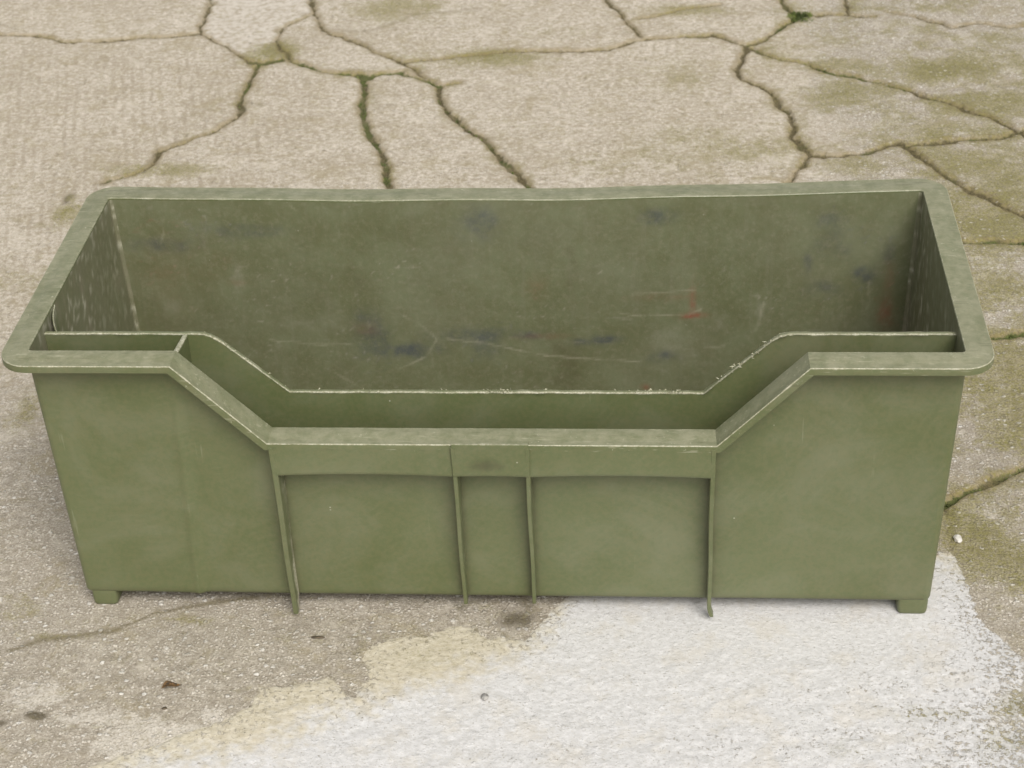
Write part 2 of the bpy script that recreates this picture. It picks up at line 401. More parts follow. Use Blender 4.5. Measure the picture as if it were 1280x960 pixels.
def make_ground():
    xs = list(np.arange(-1.02, 0.90, 0.0017))
    ys = []; p = -0.30; st = .0014
    while p < 1.72:
        ys.append(p); st = .0014+.0022*max(0, (p+.3))/2.0; p += st
    xs = grow(xs[0], -1, .0017, 60)[::-1]+xs+grow(xs[-1], 1, .0017, 60)
    ys = grow(ys[0], -1, .0014, 60)[::-1]+ys+grow(ys[-1], 1, .0036, 60)
    xs = np.array(xs); ys = np.array(ys)
    nx, ny = len(xs), len(ys)
    X, Y = np.meshgrid(xs, ys)
    X = X.ravel(); Y = Y.ravel()
    near = (np.abs(X) < 3) & (Y > -2) & (Y < 4)
    # --- crack network, plus continuations outside the picture
    rr = random.Random(5)
    cr = [(hw, ms, [tuple(q) for q in pts]) for hw, ms, pts in CRACKS]
    for _ in range(16):
        while True:
            q = (rr.uniform(-2.5, 2.5), rr.uniform(-1.6, 3.4))
            if not (-1.2 < q[0] < 1.2 and -.5 < q[1] < 1.75): break
        a = rr.uniform(0, 2*PI); pts = [q]
        for k in range(rr.randint(5, 12)):
            a += rr.uniform(-.6, .6); q = (q[0]+.1*math.cos(a), q[1]+.1*math.sin(a))
            if -1.1 < q[0] < 1.0 and -.4 < q[1] < 1.68: break
            pts.append(q)
        if len(pts) > 1: cr.append((rr.uniform(.001, .003), rr.uniform(.2, .6), pts))
    # wobble added to the sampling position makes the lines ragged
    wx = fbm(X, Y, .035, 4, 11)*.0045; wy = fbm(X, Y, .035, 4, 12)*.0065
    XX = X+wx; YY = Y+wy
    cd = np.full(X.shape, .2); cm = np.zeros(X.shape)
    for hw, ms, pts in cr:
        for a, b in zip(pts, pts[1:]):
            bb = .06
            sel = np.nonzero((XX > min(a[0], b[0])-bb) & (XX < max(a[0], b[0])+bb) & (YY > min(a[1], b[1])-bb) & (YY < max(a[1], b[1])+bb))[0]
            if not len(sel): continue
            d, t = seg_dist(XX[sel], YY[sel], a, b)
            L = math.hypot(b[0]-a[0], b[1]-a[1])+1e-9
            k = math.hypot((b[1]-a[1])/L*1.1, (b[0]-a[0])/L*2.1)
            d = d-hw*k*.72
            w_ = d < cd[sel]
            ii = sel[w_]
            cd[ii] = d[w_]; cm[ii] = ms
    wid = fbm(X, Y, .05, 3, 21)*.0014+fbm(X, Y, .010, 3, 22)*.0016
    cd = cd+wid
    # --- soft stained seams
    sdm = np.zeros(X.shape)
    sw_ = 1+.6*fbm(X, Y, .04, 4, 25)
    for hw, v, pts in SEAMS:
        for a, b in zip(pts, pts[1:]):
            bb = hw*4
            sel = np.nonzero((XX > min(a[0], b[0])-bb) & (XX < max(a[0], b[0])+bb) & (YY > min(a[1], b[1])-bb) & (YY < max(a[1], b[1])+bb))[0]
            if not len(sel): continue
            d, t = seg_dist(XX[sel], YY[sel], a, b)
            sdm[sel] = np.maximum(sdm[sel], v*np.exp(-(d/(hw*sw_[sel]+.001))**2))
    # --- lime plaster patch
    pw = fbm(X, Y, .05, 5, 31)*.007
    pl = np.clip(poly_sdf(X, Y, PLASTER), -.2, .2)+pw
    cl = np.clip(poly_sdf(X, Y, CLEAN), -.2, .2)+fbm(X, Y, .12, 4, 35)*.03
    # ragged erosion along the right border of the plaster
    er = sstep(.30, .42, X-.25*(Y+.1))*sstep(.10, -.16, Y)
    for x, y, rx, ry, v in ERODE:
        er = np.maximum(er, v*np.exp(-((X-x)/rx)**2-((Y-y)/ry)**2))
    pt = poly_sdf(X, Y, PATCH)+fbm(X, Y, .03, 3, 37)*.004
    def blobs(L, seed):
        o = np.zeros(X.shape)
        w1 = fbm(X, Y, .06, 4, seed)
        for x, y, rx, ry, v in L:
            e = ((X-x)/max(rx, 1e-3))**2+((Y-y)/max(ry, 1e-3))**2
            o = np.maximum(o, v*np.exp(-e*.9))
        return np.clip(o*(1+.8*w1), 0, 1.3)
    ms = blobs(MOSS, 41); dk = blobs(DARK, 43); lt = blobs(LIGHT, 45)
    # general mossiness of the right side and a little everywhere
    right = sstep(.05, .55, X-.10*(Y-.6))*sstep(-.02, .15, Y)
    n1 = fbm(X, Y, .10, 5, 51); n2 = fbm(X, Y, .03, 4, 52)
    n3_ = fbm(X, Y, .045, 5, 53)
    ms = np.clip(ms+right*(.22+.42*np.clip(n1+.15, 0, 1)+.3*n2+.45*n3_)+.16*np.clip(n1-.25, 0, 1), 0, 1.3)
    outside = sstep(.9, 1.4, np.abs(X))
    ms = np.clip(ms+outside*.4*np.clip(n1, 0, 1), 0, 1.3)
    # moss and dirt halo along cracks
    halo = np.exp(-np.clip(cd, 0, 1)/.011)
    ms = np.clip(ms+halo*cm*(.6+.9*n2), 0, 1.3)
    # exposed aggregate: bottom left, right side; smooth trowelled top
    ag = np.clip(sstep(.55, .15, Y)*1.0+sstep(.22, .5, X)*.95+.3*n1, 0, 1)
    # --- heights
    groove = sstep(.0045, -.0015, cd)
    Z = -.0045*groove-.0008*np.exp(-np.clip(cd, 0, 1)/.010)
    Z += sstep(-.001, .002, pl)*.0009
    Z += fbm(X, Y, .30, 3, 61)*.0012*near
    Z += fbm(X, Y, .012, 3, 62)*(.00025+.0004*ag)*near
    Z -= .0012*sstep(-.001, .002, pt)
    far = sstep(1.5, 4, np.hypot(X, Y))
    Z = Z*(1-far)
    # keep the ground level where the feet stand
    foot = sstep(.50, .42, np.abs(X))*sstep(-.09, -.02, Y)*sstep(.40, .33, Y)
    Z = Z*(1-foot)+foot*(np.minimum(Z, 0)*.9-.0002)
    co = np.empty((len(X), 3), np.float32)
    co[:, 0] = X; co[:, 1] = Y; co[:, 2] = Z
    me = bpy.data.meshes.new('ground')
    i = np.arange((ny-1)*(nx-1)); r = i//(nx-1); c = i % (nx-1); v0 = r*nx+c
    F = np.stack([v0, v0+1, v0+nx+1, v0+nx], 1).astype(np.int32)
    me.vertices.add(len(X)); me.vertices.foreach_set('co', co.ravel())
    me.loops.add(F.size); me.loops.foreach_set('vertex_index', F.ravel())
    me.polygons.add(len(F)); me.polygons.foreach_set('loop_start', (np.arange(len(F))*4).astype(np.int32))
    me.polygons.foreach_set('use_smooth', np.ones(len(F), bool))
    me.update(calc_edges=True)
    for nm, v in (('cd', cd*100), ('cm', cm), ('pl', pl*100), ('cl', cl*100), ('er', er), ('pt', pt*100), ('ms', ms), ('dk', dk), ('lt', lt), ('ag', ag), ('sdm', sdm)):
        a = me.attributes.new(nm, 'FLOAT', 'POINT'); a.data.foreach_set('value', v.astype(np.float32))
    return me

def ground_material():
    g = NT('weathered_concrete')
    P = g.coord()
    fine = g.noise(P, 420, 3, .6); mid = g.noise(P, 90, 5, .6); big = g.noise(P, 9, 5, .6); grit = g.noise(P, 900, 2, .6)
    ag = g.attr('ag'); ms = g.attr('ms'); dk = g.attr('dk'); lt = g.attr('lt')
    # smooth beige concrete
    a = g.mix(g.rng(big, .35, .68), srgb(190, 180, 163), srgb(208, 199, 184))
    a = g.mix(g.rng(mid, .3, .75), g.mix(.5, a, srgb(158, 146, 124)), a)
    m130 = g.noise(P, 150, 4, .65); m45 = g.noise(P, 48, 5, .65)
    a = g.mix(g.m2('MULTIPLY', g.rng(m130, .51, .38), .62), a, srgb(150, 139, 119))
    a = g.mix(g.m2('MULTIPLY', g.rng(m130, .53, .64), .66), a, srgb(224, 215, 199))
    a = g.mix(g.m2('MULTIPLY', g.rng(m45, .50, .36), .42), a, srgb(150, 138, 108))
    a = g.mix(g.rng(fine, .35, .72), g.mix(.40, a, srgb(142, 131, 112)), a)
    a = g.mix(g.rng(grit, .62, .8), a, g.mix(.55, a, srgb(226, 218, 202)))
    # brushed ribs at the upper left, running away from the camera
    sep = g.n('ShaderNodeSeparateXYZ'); g.put(sep.inputs[0], P)
    wob = g.noise(P, 9, 4, .6)
    xx = g.m2('ADD', g.m2('ADD', sep.outputs[0], g.m2('MULTIPLY', sep.outputs[1], .26)), g.m2('MULTIPLY', wob, .012))
    rib = g.m2('SINE', g.m2('MULTIPLY', xx, 2*PI/.0142))
    ribn = g.noise(g.mp(P, scale=(1, .16, 1)), 70, 4, .6)
    ribm = g.m2('MULTIPLY', g.rng(sep.outputs[0], -.25, -.45), g.rng(sep.outputs[1], .45, .7))
    ribm = g.m2('MULTIPLY', ribm, g.rng(sep.outputs[1], 1.38, 1.25))
    ribm = g.m2('MULTIPLY', ribm, g.rng(ribn, .35, .7, .05, 1.))
    ribv = g.m2('MULTIPLY', g.rng(rib, -.9, .9), ribm)
    a = g.mix(g.m2('MULTIPLY', g.m2('SUBTRACT', 1, g.rng(rib, -1, .4)), g.m2('MULTIPLY', ribm, .62)), a, srgb(150, 138, 118))
    # exposed aggregate: irregular grains of all sizes
    warpv = g.n('ShaderNodeVectorMath', operation='MULTIPLY_ADD')
    g.put(warpv.inputs[0], g.noise(P, 300, 3, .6, 0, 1)); warpv.inputs[1].default_value = (.0042, .0042, .0042); g.put(warpv.inputs[2], P)
    PW = warpv.outputs[0]
    cell = g.vor(PW, 330, 'F1', 'Color'); cdist = g.vor(PW, 330, 'F1', 'Distance')
    sepc = g.n('ShaderNodeSeparateColor'); g.put(sepc.inputs[0], cell)
    wp = g.mp(PW, loc=(3.1, 1.7, 0), scale=(1, 1.2, 1))
    cell2 = g.vor(wp, 150, 'F1', 'Color'); cdist2 = g.vor(wp, 150, 'F1', 'Distance')
    sepc2 = g.n('ShaderNodeSeparateColor'); g.put(sepc2.inputs[0], cell2)
    b = g.mix(g.rng(mid, .3, .7), srgb(166, 157, 141), srgb(194, 185, 169))
    b = g.mix(g.rng(fine, .35, .62), g.mix(.55, b, srgb(118, 109, 94)), b)
    b = g.mix(g.rng(grit, .35, .6), g.mix(.35, b, srgb(88, 78, 62)), b)
    st = g.mix(sepc.outputs[1], srgb(176, 164, 144), srgb(234, 227, 215))
    smask = g.m2('MULTIPLY', g.rng(cdist, .52, .30), g.rng(sepc.outputs[0], .48, .56))
    b = g.mix(g.m2('MULTIPLY', smask, .72), b, st)
    smask2 = g.m2('MULTIPLY', g.m2('MULTIPLY', g.rng(cdist2, .40, .25), g.rng(sepc2.outputs[0], .78, .84)), g.rng(fine, .2, .5, .4, 1.))
    b = g.mix(g.m2('MULTIPLY', smask2, .95), b, g.mix(sepc2.outputs[1], srgb(184, 176, 160), srgb(236, 232, 223)))
    col = g.mix(g.m2('MULTIPLY', g.rng(g.m2('ADD', ag, g.m2('MULTIPLY', g.m2('SUBTRACT', mid, .5), .9)), .25, .8), .9), a, b)
    # broad worn and stained patches a hand or so across
    pa = g.noise(P, 16, 6, .7, .6)
    col = g.mix(g.m2('MULTIPLY', g.rng(pa, .47, .34), .45), col, srgb(150, 138, 106))
    col = g.mix(g.m2('MULTIPLY', g.rng(pa, .54, .68), .45), col, srgb(204, 195, 178))
    # faint grain everywhere
    col = g.mix(g.m2('MULTIPLY', g.rng(g.m2('MULTIPLY', smask, g.rng(big, .3, .6, .4, 1.)), 0, 1), .34), col, srgb(214, 205, 188))
    col = g.mix(g.m2('MULTIPLY', g.rng(g.noise(P, 260, 4, .7), .42, .30), .5), col, srgb(120, 108, 84))
    # pale mortar patch beyond the cracks, light scuffs, damp dark zones
    ptm = g.rng(g.attr('pt'), -.2, .2)
    col = g.mix(g.m2('MULTIPLY', ptm, g.rng(mid, .25, .6)), col, g.mix(g.rng(mid, .4, .6), srgb(178, 168, 152), srgb(196, 188, 174)))
    ltm = g.rng(g.m2('ADD', lt, g.m2('MULTIPLY', g.m2('SUBTRACT', mid, .5), 1.1)), .35, .7)
    col = g.mix(g.m2('MULTIPLY', ltm, .62), col, g.mix(g.rng(fine, .3, .6), srgb(178, 168, 150), srgb(212, 205, 192)))
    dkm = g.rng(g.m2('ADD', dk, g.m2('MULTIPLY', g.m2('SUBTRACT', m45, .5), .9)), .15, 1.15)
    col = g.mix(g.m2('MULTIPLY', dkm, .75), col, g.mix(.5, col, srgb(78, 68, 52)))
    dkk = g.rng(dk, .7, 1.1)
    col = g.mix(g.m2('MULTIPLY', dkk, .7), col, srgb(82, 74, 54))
    col = g.mix(g.rng(g.m2('ADD', g.attr('sdm'), g.m2('MULTIPLY', g.m2('SUBTRACT', mid, .5), .6)), .1, 1., 0., .75), col, srgb(98, 88, 56))
    # plaster
    fl = g.noise(g.mp(P, scale=(1, 1.6, 1), rot=(0, 0, .5)), 160, 4, .65)
    flk = g.noise(g.mp(P, scale=(1, 2.2, 1), rot=(0, 0, -.5), loc=(5, 2, 0)), 330, 3, .6)
    pw = g.mix(g.rng(fl, .35, .7), srgb(196, 194, 190), srgb(214, 212, 209))
    pw = g.mix(g.m2('MULTIPLY', g.rng(grit, .5, .3), .35), pw, srgb(190, 182, 168))
    pcream = g.mix(g.rng(fl, .3, .75), srgb(182, 172, 148), srgb(208, 200, 180))
    clm = g.rng(g.m2('ADD', g.attr('cl'), g.m2('MULTIPLY', g.m2('SUBTRACT', mid, .5), 8.)), -2.5, 2.)
    pcol = g.mix(clm, pcream, pw)
    pit = g.m2('MULTIPLY', g.rng(flk, .38, .30), g.rng(big, .25, .7, .35, 1.))
    pcol = g.mix(g.m2('MULTIPLY', pit, .75), pcol, srgb(142, 130, 104))
    pit2 = g.m2('MULTIPLY', g.rng(g.noise(P, 270, 5, .8), .39, .33), g.rng(g.noise(P, 14, 5, .75), .34, .60, .15, 1.))
    pcol = g.mix(g.m2('MULTIPLY', pit2, .85), pcol, srgb(116, 106, 82))
    pcol = g.mix(g.m2('MULTIPLY', g.rng(g.noise(P, 20, 5, .7), .52, .36), .3), pcol, srgb(196, 186, 166))
    # erosion: speckled breakthrough on the right and lower-right border
    er = g.attr('er')
    ernoise = g.noise(P, 210, 6, .75)
    hole = g.rng(g.m2('SUBTRACT', g.m2('ADD', ernoise, g.m2('MULTIPLY', er, .11)), g.m2('MULTIPLY', g.rng(g.attr('pl'), 0, 5), .09)), .56, .60)
    pm = g.m2('MULTIPLY', g.rng(g.m2('ADD', g.attr('pl'), g.m2('MULTIPLY', g.m2('SUBTRACT', mid, .5), 1.6)), -.12, .12), g.m2('SUBTRACT', 1, g.m2('MULTIPLY', hole, .8)))
    col = g.mix(pm, col, pcol)
    # thin yellow-olive bloom mottling the damp right side
    bl = g.noise(P, 60, 8, .80)
    bm_ = g.rng(g.m2('ADD', bl, g.m2('MULTIPLY', ms, .34)), .52, .74)
    col = g.mix(g.m2('MULTIPLY', g.m2('MULTIPLY', bm_, .62), g.m2('SUBTRACT', 1, g.m2('MULTIPLY', pm, .8))), col, g.mix(g.rng(fine, .35, .65), srgb(116, 108, 72), srgb(156, 148, 108)))
    # moss and algae, in blotches that follow the grain
    mm = g.rng(g.m2('ADD', ms, g.m2('MULTIPLY', g.m2('SUBTRACT', g.noise(P, 120, 8, .82), .5), 4.6)), .55, 1.35)
    mossc = g.mix(g.rng(fine, .3, .7), srgb(98, 94, 54), srgb(140, 134, 82))
    mossc = g.mix(g.rng(big, .35, .7), mossc, srgb(124, 116, 82))
    keep = g.m2('SUBTRACT', 1, g.m2('MULTIPLY', smask2, .8))
    mosspl = g.m2('SUBTRACT', 1, g.m2('MULTIPLY', pm, .55))
    col = g.mix(g.m2('MULTIPLY', g.m2('MULTIPLY', mm, .72), g.m2('MULTIPLY', keep, mosspl)), col, mossc)
    # stained margins along the cracks
    hal = g.m2('MULTIPLY', g.rng(g.m2('ADD', g.attr('cd'), g.m2('MULTIPLY', g.m2('SUBTRACT', m45, .5), 1.6)), 1.3, -.1), g.rng(m130, .3, .6, .3, .75))
    col = g.mix(g.m2('MULTIPLY', hal, g.m2('SUBTRACT', 1, g.m2('MULTIPLY', pm, .7))), col, srgb(128, 114, 80))
    # crisp yellow-green lichen flecks and pale grit between them on the damp side
    fk = g.noise(P, 240, 5, .75)
    fz = g.m2('MULTIPLY', g.rng(ms, .12, .6), g.m2('SUBTRACT', 1, g.m2('MULTIPLY', pm, .75)))
    col = g.mix(g.m2('MULTIPLY', g.m2('MULTIPLY', g.rng(fk, .50, .58), fz), .42), col, srgb(134, 128, 68))
    col = g.mix(g.m2('MULTIPLY', g.m2('MULTIPLY', g.rng(fk, .45, .38), fz), .55), col, srgb(92, 84, 58))
    col = g.mix(g.m2('MULTIPLY', g.m2('MULTIPLY', smask2, fz), g.m2('MULTIPLY', ag, g.rng(mid, .45, .6, 0., .7))), col, srgb(206, 200, 186))
    # crack filling: dark soil with green moss
    cdv = g.m2('ADD', g.attr('cd'), g.m2('MULTIPLY', g.m2('SUBTRACT', g.noise(P, 150, 5, .7), .5), .8))
    cmask = g.rng(cdv, .22, -.06)
    soil = g.mix(g.rng(fine, .3, .7), srgb(66, 60, 41), srgb(108, 98, 70))
    cmo = g.mix(g.rng(grit, .3, .7), srgb(58, 64, 34), srgb(94, 100, 54))
    soil = g.mix(g.rng(g.m2('ADD', g.attr('cm'), g.m2('MULTIPLY', g.m2('SUBTRACT', g.noise(P, 22, 3, .6), .5), 1.4)), .35, .75), soil, cmo)
    col = g.mix(g.m2('MULTIPLY', cmask, g.rng(g.noise(P, 26, 4, .7), .3, .55, .62, .95)), col, soil)
    g.put(g.b.inputs['Base Color'], col)
    g.put(g.b.inputs['Roughness'], .93)
    g.put(g.b.inputs['Specular IOR Level'], .2)
    h = g.m2('ADD', g.m2('MULTIPLY', fine, .6), g.m2('MULTIPLY', grit, .25))
    h = g.m2('ADD', h, g.m2('MULTIPLY', g.m2('MULTIPLY', smask, ag), .5))
    h = g.m2('ADD', h, g.m2('MULTIPLY', smask2, .8))
    h = g.m2('ADD', h, g.m2('MULTIPLY', ribv, .6))
    h = g.m2('SUBTRACT', h, g.m2('MULTIPLY', g.m2('MULTIPLY', pit, pm), .7))
    h = g.m2('MULTIPLY', h, g.m2('SUBTRACT', 1, g.m2('MULTIPLY', pm, .72)))
    g.put(g.b.inputs['Normal'], g.bump(h, .0016, .8))
    return g.m

ground = link('ground', make_ground(), ground_material())
tag(ground, 'cracked weathered concrete ground with moss in its cracks and a white plaster patch', 'ground', 'structure')

# ------------------------------------------------------------------ plastic bin: dimensions
W, D, H, T = 0.78, 0.2822, 0.2763, 0.003
HF = 0.0152                      # underside above the ground
DX, DYF, DYB = 0.0095, 0.002, 0.007
RI = 0.0035                      # inner corner radius
HL = 0.199                       # low part of the front edge
NX1, NX0 = 0.2635, 0.190         # notch: where the slope starts and ends
PY = 0.045                       # partition distance from the front wall

def warp(P):
    """the tub is slightly out of true, as in use: corner offsets and a bowed back edge"""
    x, y, z = P[:, 0].copy(), P[:, 1].copy(), P[:, 2].copy()
    u = np.clip((x+W/2)/W, 0, 1); v = np.clip(y/D, 0, 1); k = np.clip(z/H, 0, 1)
    ex = (1-v)*((1-u)*.0012+u*.0002)+v*(u*-.0009+(1-u)*-.0015)
    ez = (1-v)*((1-u)*.0004+u*-.0006)+v*(u*.0018+(1-u)*-.0016)
    x = x+ex*k; z = z+ez*k
    bow = np.sin(u*PI)*v**3*k
    y = y-.0064*bow; z = z-(.0028+.0007*np.sin(x*31))*bow
    return np.stack([x, y, z], 1)

def build(name, verts, faces, mat, parent, smooth=None, attrs=None, wp=True):
    V = np.array(verts, dtype=float)
    if wp: V = warp(V)
    me = bpy.data.meshes.new(name)
    me.from_pydata(V.tolist(), [], faces)
    me.update()
    bm = bmesh.new(); bm.from_mesh(me)
    bmesh.ops.recalc_face_normals(bm, faces=bm.faces)
    bm.to_mesh(me); bm.free()
    if attrs:
        for nm, v in attrs.items():
            a = me.attributes.new(nm, 'FLOAT', 'POINT'); a.data.foreach_set('value', np.array(v, dtype=np.float32))
    if smooth is not None:
        me.polygons.foreach_set('use_smooth', [True]*len(me.polygons))
        me.set_sharp_from_angle(angle=math.radians(smooth))
    return link(name, me, mat, parent)

def bin_empty():
    o = bpy.data.objects.new('storage_bin', None); C.objects.link(o)
    o.empty_display_size = .1
    return o

def plastic(name, dusty=.25, inside=False, tone=.84, smudge=False):
    g = NT(name)
    P = g.coord()
    big = g.noise(P, 7, 4, .6); mid = g.noise(P, 40, 5, .6); fine = g.noise(P, 500, 3, .6)
    base1 = tuple(c*tone for c in srgb(98, 106, 67)); base2 = tuple(c*tone for c in srgb(107, 114, 77))
    col = g.mix(g.rng(big, .35, .65), base1, base2)
    # chalky wiped-on haze in broad swirls
    sw = g.noise(g.mp(P, scale=(1, 1, 1.3), rot=(0, .5, 0)), 9, 6, .68, .4)
    col = g.mix(g.m2('MULTIPLY', g.rng(sw, .42, .70), .34), col, srgb(128, 128, 104))
    gr = g.noise(g.mp(P, loc=(4, 1, 2)), 5, 4, .6)
    col = g.mix(g.m2('MULTIPLY', g.rng(gr, .5, .75), .22), col, srgb(98, 92, 62))
    # arcs left by wiping: thin lines about scattered centres
    wv = g.n('ShaderNodeTexWave', wave_type='RINGS', rings_direction='SPHERICAL')
    g.put(wv.inputs['Vector'], g.mp(P, loc=(.35, 0, -.55)))
    wv.inputs['Scale'].default_value = 42; wv.inputs['Distortion'].default_value = 5; wv.inputs['Detail'].default_value = 3
    wv.inputs['Detail Scale'].default_value = .8
    arcs = g.m2('MULTIPLY', g.rng(wv.outputs[1], .55, 1.), g.rng(mid, .45, .7))
    col = g.mix(g.m2('MULTIPLY', arcs, .05), col, srgb(150, 152, 124))
    # faint hair scratches, mostly short and slanting
    scn = g.noise(g.mp(P, scale=(1, 1, .05), rot=(0, 1.15, 0)), 260, 2, .5)
    scr = g.m2('MULTIPLY', g.rng(scn, .70, .735), g.rng(g.noise(P, 14, 3, .6), .55, .66))
    col = g.mix(g.m2('MULTIPLY', scr, .22), col, srgb(158, 158, 134))
    mot = g.noise(P, 230, 5, .7)
    col = g.mix(g.m2('MULTIPLY', g.rng(mot, .40, .64), .16), col, srgb(128, 116, 84))
    col = g.mix(g.m2('MULTIPLY', g.rng(mot, .48, .30), .14), col, srgb(78, 90, 52))
    # pin specks
    sp = g.vor(P, 130, 'F1', 'Distance')
    spc = g.n('ShaderNodeSeparateColor'); g.put(spc.inputs[0], g.vor(P, 130, 'F1', 'Color'))
    col = g.mix(g.m2('MULTIPLY', g.m2('MULTIPLY', g.rng(sp, .13, .07), g.rng(spc.outputs[0], .985, .99)), .5), col, srgb(190, 188, 168))
    # dust lying on faces that look up
    geo = g.n('ShaderNodeNewGeometry'); sz = g.n('ShaderNodeSeparateXYZ'); g.put(sz.inputs[0], geo.outputs['Normal'])
    dn = g.noise(P, 70, 8, .75)
    dust = g.m2('MULTIPLY', g.rng(sz.outputs[2], .35, .9), g.rng(dn, .34, .66, .35, 1.))
    col = g.mix(g.m2('MULTIPLY', dust, dusty), col, srgb(158, 154, 128))
    if dusty > .6:
        cv = g.noise(g.mp(P, scale=(1, 1, 1)), 210, 6, .85)
        cg = g.noise(P, 28, 4, .7)
        col = g.mix(g.m2('MULTIPLY', g.rng(cv, .60, .66), g.rng(cg, .46, .62)), col, srgb(182, 180, 156))
        cs = g.noise(g.mp(P, scale=(.12, 1, 1), rot=(0, 0, .25)), 330, 3, .6)
        col = g.mix(g.m2('MULTIPLY', g.m2('MULTIPLY', g.rng(cs, .60, .66), g.rng(cg, .40, .6)), .35), col, srgb(176, 172, 148))
        col = g.mix(g.m2('MULTIPLY', g.rng(cs, .40, .32), .35), col, srgb(84, 84, 58))
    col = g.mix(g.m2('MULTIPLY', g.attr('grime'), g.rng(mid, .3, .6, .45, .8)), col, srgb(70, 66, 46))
    if smudge:
        gx = g.n('ShaderNodeVectorMath', operation='DISTANCE'); g.put(gx.inputs[0], g.mp(P, scale=(.6, 1, 1.3))); gx.inputs[1].default_value = (-.002, -.0258, .179*1.3)
        col = g.mix(g.m2('MULTIPLY', g.rng(g.m2('ADD', gx.outputs['Value'], g.m2('MULTIPLY', g.noise(P, 160, 4, .6), .012)), .019, .006), .5), col, srgb(62, 58, 40))
    # chalky wear on rubbed edges, plus the highlight painted along the front crease
    wr = g.attr('wear_glint')
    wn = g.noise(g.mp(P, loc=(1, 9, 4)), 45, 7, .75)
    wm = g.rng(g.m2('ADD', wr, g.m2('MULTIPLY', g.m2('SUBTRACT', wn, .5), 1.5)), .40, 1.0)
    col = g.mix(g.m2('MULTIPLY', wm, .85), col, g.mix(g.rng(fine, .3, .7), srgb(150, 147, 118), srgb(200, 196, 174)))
    if inside:
        stn_sheen = g.attr('stn_sheen'); sc_ = g.attr('stc', 'Color')
        s2 = g.noise(P, 55, 5, .65)
        col = g.mix(.5, col, g.mix(g.rng(g.noise(P, 22, 6, .7), .35, .7), srgb(102, 100, 74), srgb(120, 122, 96)))
        col = g.mix(g.m2('MULTIPLY', g.rng(g.noise(P, 170, 4, .7), .45, .75), .35), col, srgb(136, 132, 108))
        vert = g.noise(g.mp(P, scale=(1, 1, .08)), 150, 3, .6)
        col = g.mix(g.m2('MULTIPLY', g.rng(vert, .52, .72), .13), col, srgb(130, 126, 106))
        f = g.m2('MULTIPLY', stn_sheen, g.rng(g.noise(P, 90, 6, .75), .36, .60, .45, 1.))
        col = g.mix(f, col, sc_)
    g.put(g.b.inputs['Base Color'], col)
    rg = g.rng(g.m2('ADD', g.m2('MULTIPLY', mid, .5), g.m2('MULTIPLY', sw, .5)), .3, .7, .36, .54)
    g.put(g.b.inputs['Roughness'], g.m2('ADD', rg, g.m2('MULTIPLY', wm, .25)))
    g.put(g.b.inputs['Specular IOR Level'], .55)
    h = g.m2('ADD', g.m2('MULTIPLY', fine, .12), g.m2('MULTIPLY', mid, .22))
    h = g.m2('ADD', h, g.m2('MULTIPLY', wm, .5))
    g.put(g.b.inputs['Normal'], g.bump(h, .0006, .5))
    return g.m

M_OUT = plastic('olive_plastic')
M_RIM = plastic('olive_plastic_dusty', .62)
M_TAB = plastic('olive_plastic_tab', .5, smudge=True)
M_IN = plastic('olive_plastic_stained', .3, True)

bin_ = bin_empty()
tag(bin_, 'olive green plastic storage bin with stepped front opening and scuffed rim, standing on cracked concrete', 'storage bin')

def half_w(z): return W/2-DX*(H-z)/(H-HF)
def front_y(z): return DYF*(H-z)/(H-HF)
def back_y(z): return D-DYB*(H-z)/(H-HF)
def bot_inset(z, off):
    r = .004
    dz = z-HF
    return r-math.sqrt(max(0, r*r-(r-dz)**2)) if (off > 0 and dz < r) else 0.

def front_top(x):
    ax = abs(x)
    if ax >= NX1: return H
    if ax <= NX0: return HL
    return HL+(H-HL)*(ax-NX0)/(NX1-NX0)

# rows of heights as fractions, tight at the bottom for the rounded edge
def zrows(top, zb, n, tight):
    r = [zb] + ([zb+.0008, zb+.002, zb+.004] if tight else [])
    s0 = r[-1]
    return r+[s0+(top-s0)*(i+1)/n for i in range(n)]

def panel(name, cols, topf, mat, n=24, stain=False):
    """cols: list of functions (z, off) -> (x, y). Builds outer sheet, inner sheet and the top edge."""
    V, F = [], []; st, sc = [], []
    nc = len(cols)
    def sheet(off, zb, tight):
        base = len(V); rows = None
        for cf in cols:
            zt = topf(cf)
            zz = zrows(zt, zb, n, tight)
            rows = len(zz)
            for z in zz:
                x, y = cf(z, off, bot_inset(z, off))
                V.append((x, y, z))
        for c in range(nc-1):
            for r in range(rows-1):
                a = base+c*rows+r
                F.append((a, a+rows, a+rows+1, a+1))
        return base, rows
    b0, r0 = sheet(T, HF, True)
    b1, r1 = sheet(0., HF+T, False)
    for c in range(nc-1):
        F.append((b0+c*r0+r0-1, b0+(c+1)*r0+r0-1, b1+(c+1)*r1+r1-1, b1+c*r1+r1-1))
    panel.n_out = (nc-1)*(r0-1)
    return V, F, (b0, r0, b1, r1)

def lerp(a, b, t): return a+(b-a)*t

